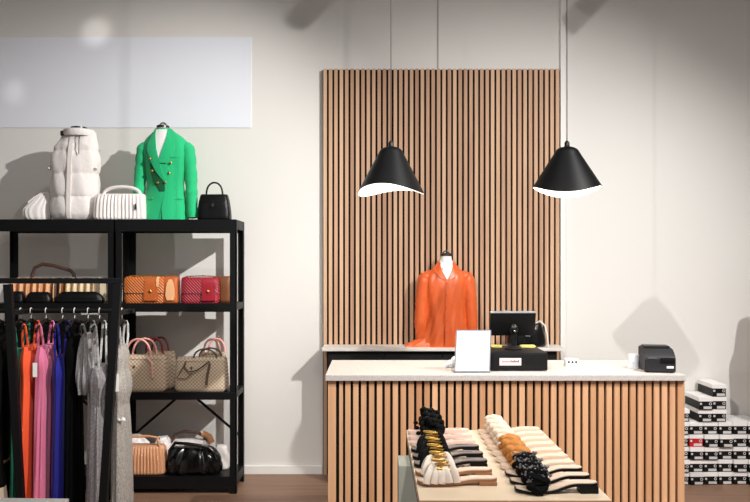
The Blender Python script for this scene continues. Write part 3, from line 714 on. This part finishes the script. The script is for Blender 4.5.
def sandal(kind, sole, insole, strap, deco, heel_h, label, W=.038, Lx=.26):
    t = thing('sandal', label, 'sandal', (0,0,0))
    zf = lambda u: .012 + heel_h*(0 if u < .35 else (.5-.5*math.cos(min(1,(u-.35)/.4)*PI)))+ (.006*(1-u/.15) if u < .15 else 0)
    link('sole', sole_bm(Lx, W, lambda u: zf(u)-.003, .009), sole, t)
    link('insole', sole_bm(Lx, W, zf, .003, .002, .01, .99), insole, t)
    if heel_h > .008:
        link('heel', bx(Lx*.27, Lx*.495, -W*.62, W*.62, 0, zf(.9)-.011, bev=.003), sole, t)
    rr = random.Random(hash(kind) % 1000 if False else sum(map(ord, kind)))
    W2 = W*1.0
    def arch(x, j, n, top, lift=0.0): 
        a = PI*j/n; return Vector((x, W2*math.cos(a), .012 + top*math.sin(a)**.75 + lift))
    up = None
    if kind == 'fluff':      # gathered black ruffles
        bm = B()
        for k in range(3):
            x = -Lx*.25 + k*.026
            tube(bm, [arch(x+.006*math.sin(j*2.1+k), j, 14, .05, .004*math.sin(j*3+k)) for j in range(15)], .014, 8)
        for k in range(44):
            a = rr.uniform(.35, PI-.35); h = .05+.028*math.sin(a)
            ball(bm, (-Lx*.25+.026+rr.gauss(0,.019), W*.8*math.cos(a), .012+h*math.sin(a)+rr.uniform(0,.016)), rr.uniform(.009,.016), rr.uniform(.7,1.2), 1, rr.uniform(.7,1.2), 8, 6)
        up = link('strap', bm, strap, t)
    elif kind == 'cross':    # overlapping crossed bands
        for k in range(6):
            x = -Lx*.30 + .025*(k//2); sl = .024*(1 if k % 2 else -1)
            up = link('strap', tube(B(), [arch(x+sl*(j/7-1), j, 14, .042+.005*(k//2), .004*(k%2)) for j in range(15)], .0135, 12, flat=.45, up=(0,0,1)), strap, t)
    else:                    # twisted, chunky plait
        bm = B()
        for k in range(2):
            p = PI*k
            tube(bm, [arch(-Lx*.24+.024*math.sin(j*PI/6+p), j, 30, .046, .010*math.cos(j*PI/6+p)*math.sin(PI*j/30)) for j in range(31)], [.013+.004*math.cos(j*PI/3) for j in range(31)], 8)
        for k in range(9):
            a = PI*(k+.5)/9
            ball(bm, (-Lx*.24+(.02 if k%2 else -.022), W*math.cos(a), .012+.054*math.sin(a)**.75), .0165, 1.1, .9, .8, 8, 6)
        up = link('strap', bm, strap, t)
    if deco:
        bm = B()
        if deco == 'gold':
            tube(bm, [arch(-Lx*.2+.028*math.sin(q*2.2), 4+q*.5, 14, .062, .004) for q in range(16)], [.0028+.0016*math.sin(q*2.9) for q in range(16)], 8)
        else:
            for k in range(80):
                j = rr.uniform(5.5, 13.4); q = arch(-Lx*.24+rr.uniform(-.04,.04), j, 14, .056, rr.uniform(.006,.014)); ball(bm, q, rr.uniform(.0022,.0046), 1, 1, 1, 6, 4)
        link('gold_chain' if deco == 'gold' else 'glitter_studs', bm, deco, up)
    if insole == 'insole_blush' or insole == 'insole_grey':
        link('insole_mark', bx(Lx*.16, Lx*.34, -.002, .002, zf(.8), zf(.8)+.0006), 'print_dark', t)
    return t
def place(proto, x, y, lab, group, first, rz=0):
    o = proto if first else copy_tree(proto)
    o.location = (x, y, TZ); o.rotation_euler = (0,0,rz); o['label'] = lab; o['group'] = group; return o
LEFT, RIGHT = .268, .566
blacktop = sandal('fluff','insole_blush','insole_blush','strap_black',None,.010,'')
ordn = ['hindmost','second from the back','third from the back']
ys = [3.185, 3.085, 2.985]
for i in range(3): place(blacktop, LEFT, ys[i], 'blush-soled sandal with black ruffled strap, %s of three' % ordn[i], 'left row of sandals', i==0)
blackgold = sandal('cross','sole_black','insole_grey','strap_black','gold',.016,'')
for i, y in enumerate([2.88, 2.775, 2.67]): place(blackgold, LEFT, y, 'black sandal with grey insole and gold-trimmed strap, %s of three' % ['hindmost','middle','front'][i], 'left row of sandals', i==0)
whitegold = sandal('cross','sole_brown','insole_cream','strap_white','gold',.012,'')
for i, y in enumerate([2.565, 2.46]): place(whitegold, LEFT, y, 'white crossed-strap sandal with gold trim, %s of the left row' % ['second from the front','frontmost'][i], 'left row of sandals', i==0)
cream = sandal('plait','insole_cream','insole_cream','strap_cream',None,.016,'')
N = ['hindmost','second from the back','third from the back','fourth from the back']
for i in range(4): place(cream, RIGHT, 3.185-.0905*i, 'cream sandal with cream plaited strap, %s of the right row' % N[i], 'right row of sandals', i==0)
tan = sandal('plait','insole_cream','insole_cream','strap_tan',None,.016,'')
for i in range(3): place(tan, RIGHT+.004, 2.823-.0905*i, 'cream sandal with tan plaited strap, %s of the three' % ['hindmost','middle','front'][i], 'right row of sandals', i==0)
glit = sandal('plait','sole_black','insole_cream','strap_black','glitter',.022,'')
for i in range(3): place(glit, RIGHT+.006, 2.5515-.0875*i, 'black sandal with glittering studded strap and cream insole, %s of three' % ['hindmost','middle','front'][i], 'right row of sandals', i==0)

# ------------------------------------------------------------------ things on the cash counter
t = thing('sign_holder', 'white notice in a clear slanted holder on the cash counter', 'sign holder', (wx(472,3.85), 3.85, KZ), 0)
SH, SW = .214, .183; lean = .075
def slab(bm, x0, x1, s0, s1, off, th):
    dv = Vector((.018, lean, SH)).normalized(); nv = Vector((0, -dv.z, dv.y)).normalized()
    vs = []
    for o in (off, off+th):
        for x, s in ((x0,s0),(x1,s0),(x1,s1),(x0,s1)): vs.append(bm.verts.new(dv*s + nv*o + Vector((x,0,0))))
    for f in ((0,1,2,3),(7,6,5,4),(0,4,5,1),(1,5,6,2),(2,6,7,3),(3,7,4,0)): bm.faces.new([vs[i] for i in f])
    return bm
LL = math.hypot(lean, SH)
link('backplate', slab(B(), -SW/2, SW/2, .004, LL, 0, .003), 'frame_grey', t, False)
link('notice', slab(B(), -SW/2+.006, SW/2-.006, .010, LL-.006, .0031, .001), 'paper', t, False)
bm = B()
for s in (.195,.188,.165,.158,.035,.028): slab(bm, -.05, .04 if s>.1 else .05, LL*0+s, s+.0022, .0042, .0003)
link('printed_lines', bm, 'paper_print', t, False)
link('foot', bx(-SW/2, SW/2, -.006, .09, 0, .004), 'frame_grey', t, False)
t = thing('paper_scraps', 'crumpled white paper behind the slanted notice holder', 'paper', (wx(451,4.05), 4.05, KZ))
bm = B()
for c, r in (((0,0,.022),.022),((.026,.01,.035),.028),((-.02,.0,.015),.015)):
    rr = bmesh.ops.create_icosphere(bm, subdivisions=2, radius=r)
    for v in rr['verts']: v.co = v.co*(1+R.uniform(-.18,.12)) + Vector(c); v.co.z = max(0, v.co.z)
link('crumples', bm, 'paper', t, False)

CD = 3.92
t = thing('till_box', 'black cash drawer with a white label under the monitor', 'cash drawer', (wx(519.5,CD), CD, KZ))
link('case', bx(-.155,.148,.004,.34,.004,.095,bev=.004), 'matte_black', t)
link('drawer_front', bx(-.152,.145,-.004,.004,.006,.09,bev=.003), 'matte_black', t)
lb = link('label', bx(-.105,.008,-.0065,-.004,.03,.068), 'label_pink', t, False)
bm = B()
for i in range(6): box(bm, -.092+i*.007, -.087+i*.007, -.0075,-.0065,.046,.054)
link('lettering', bm, 'print_red', lb, False)
bm = B()
for i in range(7): box(bm, -.048+i*.0065, -.0435+i*.0065, -.0075,-.0065,.046,.0545+.003*(i%3==0))
link('lettering', bm, 'print_dark', lb, False)
for s in (-1,1):
    for q in (.03,.31): link('rubber_foot', lathe(B(), [(.012,0),(.012,.004)], 12, s*.12, q), 'matte_black', t)
DZ = KZ+.0955
MD = 4.08
t = thing('monitor', 'black till monitor seen from behind on a round stand', 'monitor', (wx(513.5,MD), MD, DZ))
link('base', lathe(B(), [(.05,0),(.05,.006),(.03,.014),(.016,.02)], 32), 'matte_black', t)
link('pole', lathe(B(), [(.017,.012),(.015,.06),(.017,.12)], 20), 'matte_black', t)
link('hinge', ball(B(), (0,-.012,.112), .022, 1.1,1,1.2), 'printer_dark', t)
pan = bx(-.124,.124,-.012,.014,-.065,.065,bev=.004)
bmesh.ops.rotate(pan, verts=pan.verts, cent=(0,0,0), matrix=Matrix.Rotation(math.radians(16),3,'X'))
bmesh.ops.translate(pan, verts=pan.verts, vec=(.0,.035,.135))
link('screen_back', pan, 'matte_black', t)
ed = bx(-.124,.124,-.013,.015,.0655,.069)
bmesh.ops.rotate(ed, verts=ed.verts, cent=(0,0,0), matrix=Matrix.Rotation(math.radians(16),3,'X'))
bmesh.ops.translate(ed, verts=ed.verts, vec=(.0,.035,.135))
link('top_edge_highlight', ed, 'frame_grey', t, False)  # grey strip paints the light catching the black screen's top edge
link('badge', ball(B(), (0,-.034,.1), .006, 1,.4,1), 'chrome', t)
for px, wd, ll in ((497,.055,'left'),(527.5,.075,'right')):
    t = thing('note_pad', 'yellow note paper on the cash drawer, %s of the monitor stand' % ll, 'notes', (wx(px,4.2), 4.2, DZ), R.uniform(-.2,.2), 'yellow notes by the till')
    bm = B()
    for k in range(2): box(bm, -wd/2+R.uniform(-.004,.004), wd/2+R.uniform(-.004,.004), -.04, .04, .004*k, .004*k+.0036)
    link('sheets', bm, 'yellow_paper', t, False)
# black glossy bag on the back counter behind the monitor
t, L = handbag('handbag', 'glossy black rounded bag on the back counter behind the monitor', (wx(526,5.52), 5.525, RZ), .285, .175, .15, 'gloss_black', 0, top=.8, n=3)
link('clasp', bx(-.02,.015,-.082,-.074,.075,.09,bev=.003), 'chrome', t)
link('handle', tube(B(), [(.06,-.03,.165),(.09,-.05,.19),(.125,-.06,.16),(.14,-.075,.09),(.146,-.08,.02),(.148,-.075,.006)], .006, 8), 'tag_white', t)['label'] = 'white cord handle'

t = thing('socket_block', 'small white three-socket block on the cash counter', 'socket', (wx(571.5,4.1), 4.1, KZ))
link('case', bx(-.036,.036,-.02,.03,0,.042,bev=.004), 'tag_white', t)
for k in (-1,0,1):
    o = lathe(B(), [(.006,-.0),(.006,.002)], 14); bmesh.ops.rotate(o, verts=o.verts, matrix=Matrix.Rotation(PI/2,3,'X')); bmesh.ops.translate(o, verts=o.verts, vec=(k*.02,-.02,.026))
    link('outlet', o, 'printer_dark', t)
bm = B()
t = thing('paper_roll', 'white receipt rolls behind the grey receipt printer', 'paper roll', (wx(633,4.02), 4.02, KZ))
link('lower_roll', lathe(B(), [(.012,0),(.03,0),(.03,.04),(.012,.04)], 28), 'paper', t)
link('upper_roll', lathe(B(), [(.012,.041),(.028,.041),(.028,.075),(.012,.075)], 28, .004), 'paper', t)

# receipt printer
PD = 3.85
t = thing('receipt_printer', 'dark grey receipt printer at the right end of the cash counter', 'printer', (wx(660.5,PD), PD, KZ), math.radians(-8))
prof = [(-.0,.004),(-.0,.075),(.012,.09),(.06,.118),(.16,.124),(.172,.116),(.172,.004)]
bm = B(); w = .076
a = [bm.verts.new((-w,y,z)) for y,z in prof]; b = [bm.verts.new((w,y,z)) for y,z in prof]
bm.faces.new(a); bm.faces.new(b[::-1])
for i in range(len(prof)): bm.faces.new((a[i], a[(i+1)%len(prof)], b[(i+1)%len(prof)], b[i]))
bmesh.ops.bevel(bm, geom=list(bm.edges), offset=.004, segments=2, affect='EDGES')
link('case', bm, 'printer_grey', t)
link('front_panel', bx(-.002,.07,-.003,.001,.05,.078,bev=.001), 'printer_dark', t)
link('paper_slot', bx(-.062,.055,.066,.084,.116,.126,bev=.002), 'printer_dark', t)
bm = B()
for i in range(8): box(bm, -.06+i*.0052, -.0565+i*.0052, -.0012, 0.001, .081-.0, .0845)
bmesh.ops.translate(bm, verts=bm.verts, vec=(0,-.001,-.007))
link('lettering', bm, 'frame_grey', t, False)
link('badge', bx(.03,.064,-.0045,-.002,.024,.036,bev=.001), 'tag_white', t, False)
link('lid', bx(-.064,.064,.075,.162,.119,.130,bev=.004), 'printer_dark', t)
for s in (-1,1):
    for q in (.02,.18): link('rubber_foot', lathe(B(), [(.008,0),(.008,.005)], 10, s*.06, q), 'matte_black', t)

# ------------------------------------------------------------------ shoe boxes
BW, BD, BH = .1015, .255, .0905
BF = 5.41
def shoe_box(red=False):
    t = thing('shoe_box', '', 'shoe box', (0,0,0))
    link('body', bx(-BW/2+.003, BW/2-.003, .002, BD-.002, 0, BH-.026, bev=.001), 'box_red' if red else 'box_black', t, False)
    link('lid', bx(-BW/2, BW/2, 0, BD, BH-.031, BH-.001, bev=.0015), 'box_lid', t, False)
    link('end_label', bx(-.018, .040, -.0005, .0022, .006, .024), 'box_label', t, False)
    o = B()
    tube(o, [(.031+.0085*math.cos(2*PI*k/20), .0005, .043+.0085*math.sin(2*PI*k/20)) for k in range(21)], .0024, 6, caps=False)
    link('ring_logo', o, 'box_label', t, False)
    link('end_label', bx(-.044, -.03, -.0005, .0022, .036, .05), 'box_label', t, False)
    return t
pb = shoe_box(); pr = shoe_box(True); used = {0:False, 1:False}
rowname = ['on the floor','second up','third up','fourth up','fifth up','sixth up','seventh up','eighth up']
colname = ['stack half hidden by the cash counter','second stack from the cash counter','third stack from the cash counter','fourth stack from the cash counter','fifth stack from the cash counter','sixth stack from the cash counter']
pxc = [682.3, 697, 711.5, 726.2, 741, 755.6]
ncol = [6, 7, 8, 5, 5, 5]
shift_hi = [1, 8.5, 8.3]
for c in range(6):
    for r in range(ncol[c]):
        red = (c == 1 and r == 3)
        proto = pr if red else pb
        o = proto if not used[red] else copy_tree(proto); used[red] = True
        hi = r >= 5
        px = pxc[c] + (shift_hi[c] if hi and c < 3 else 0)
        yj = R.uniform(-.012, .012); xj = R.uniform(-.0004,.0004)
        o.location = (wx(px,BF)+xj, BF+yj, r*BH)
        o.rotation_euler = (0, 0, R.uniform(-.004,.004))
        pos = 'topmost' if r == ncol[c]-1 else rowname[r]
        o['label'] = ('white-lidded red shoe box, ' if red else 'white-lidded black shoe box, ') + pos + ' in ' + colname[c]
        o['group'] = 'stacked shoe boxes by the wall'

# ------------------------------------------------------------------ lights
def spot(loc, target, energy, ang, blend=.5, col=(1,.95,.88), size=.05):
    L = bpy.data.lights.new('spot', 'SPOT'); L.energy = energy; L.spot_size = math.radians(ang); L.spot_blend = blend; L.color = col; L.shadow_soft_size = size
    o = bpy.data.objects.new('ceiling_or_added_spot', L); C.objects.link(o); o.location = loc
    o.rotation_euler = (Vector(target)-Vector(loc)).to_track_quat('-Z','Y').to_euler(); return o
def area(loc, target, energy, sx, sy, col=(1,.96,.92)):
    L = bpy.data.lights.new('area', 'AREA'); L.shape = 'RECTANGLE'; L.size = sx; L.size_y = sy; L.energy = energy; L.color = col
    o = bpy.data.objects.new('added_fill_light', L); C.objects.link(o); o.location = loc
    o.rotation_euler = (Vector(target)-Vector(loc)).to_track_quat('-Z','Y').to_euler(); return o
spot((-.15,3.95,4.85), (-2.0,5.5,1.55), 90, 60, .8, (1,.985,.96), .03)
spot((2.7,2.0,4.1), (-2.2,5.6,1.7), 960, 40, .9, (1,.985,.96), .045)  # added twin of the next spot, brightens the wall and shelf tops at left
spot((2.7,2.0,4.1), (.3,5.6,.05), 740, 82, 1.0, (1,.985,.965), .03)
spot((-1.1,.9,4.1), (1.95,5.6,.6), 420, 62, 1.0, (1,.985,.965), .03)
spot((.7,1.0,4.1), (.6,3.2,.9), 235, 46, .8, (1,.975,.94))
spot((-.3,1.6,4.1), (-1.7,4.4,.9), 260, 44, .8, (1,.975,.94))  # added spot, brightens the dresses on the rack
spot((3.2,3.6,4.1), (2.3,5.6,.7), 50, 70, 1.0, (1,.985,.965))
spot((-1.2,3.4,4.15), (wx(96,5.69),5.69,wz(31,5.69)), 80, 4.8, .3, (1,.985,.965))  # added narrow spot, makes a reflected light patch at the board's top
spot((-2.4,3.4,4.15), (wx(14,5.69),5.69,wz(91,5.69)), 40, 4.0, .6, (1,.985,.965))  # added narrow spot for the second reflected patch, further left
area((.4,.5,4.2), (.4,.6,0), 30, 5, 2.5, (1,1,1))  # added soft fill from overhead, no panel lamp is known there
# two ceiling spotlights just above the view; their shadows fall high on the wall
for loc, ll in (((.81,4.2,3.77),'black ceiling spotlight left of centre, above the back counter'), ((2.03,4.2,3.75),'black ceiling spotlight on the right, above the printer')):
    t = thing('ceiling_spotlight', ll, 'spotlight', loc, 0, 'ceiling spotlights')
    link('head', tube(B(), [(-.07,0,-.07),(.07,0,.07)], .05, 24), 'matte_black', t)
    link('stem', lathe(B(), [(.01,.03),(.01,ZC-loc[2]-.02)], 12), 'matte_black', t)
    link('mount', lathe(B(), [(.05,ZC-loc[2]-.022),(.05,ZC-loc[2])], 20), 'matte_black', t)
# dressed form standing just right of the view; its shadow falls on the wall above the shoe boxes
t = thing('dress_form', 'grey jacket on a dress form standing right of the shoe boxes', 'mannequin', (2.97,5.13,0))
link('stand', lathe(B(), [(.16,0),(.16,.012),(.02,.03),(.014,.1),(.014,.8)], 24), 'matte_black', t)
FL = Loft([(.72,.26,.12),(.9,.265,.12),(1.1,.275,.12),(1.3,.285,.12),(1.37,.262,.1),(1.48,.25,.08),(1.56,.235,.06),(1.6,.225,.05)], 2.8)
link('jacket', FL.mesh(B(), 24, 48, lambda a,z: .004*math.sin(6*a+z*8)), 'insole_grey', t)
link('neck', lathe(B(), [(.06,1.5),(.05,1.6),(.03,1.62)], 20), 'mannequin_white', t)

w = bpy.data.worlds.new('World'); sc.world = w; w.use_nodes = True
w.node_tree.nodes['Background'].inputs[0].default_value = (.93,.96,1,1); w.node_tree.nodes['Background'].inputs[1].default_value = .4

cam = bpy.data.cameras.new('Camera'); co = bpy.data.objects.new('Camera', cam); C.objects.link(co)
cam.sensor_width = 36; cam.lens = F*36/750; cam.shift_y = (HY-251)/750
co.location = (0,0,CZ); co.rotation_euler = (PI/2,0,0); sc.camera = co
sc.view_settings.view_transform = 'Standard'; sc.view_settings.look = 'None'; sc.view_settings.gamma = 1; sc.view_settings.exposure = 0.05
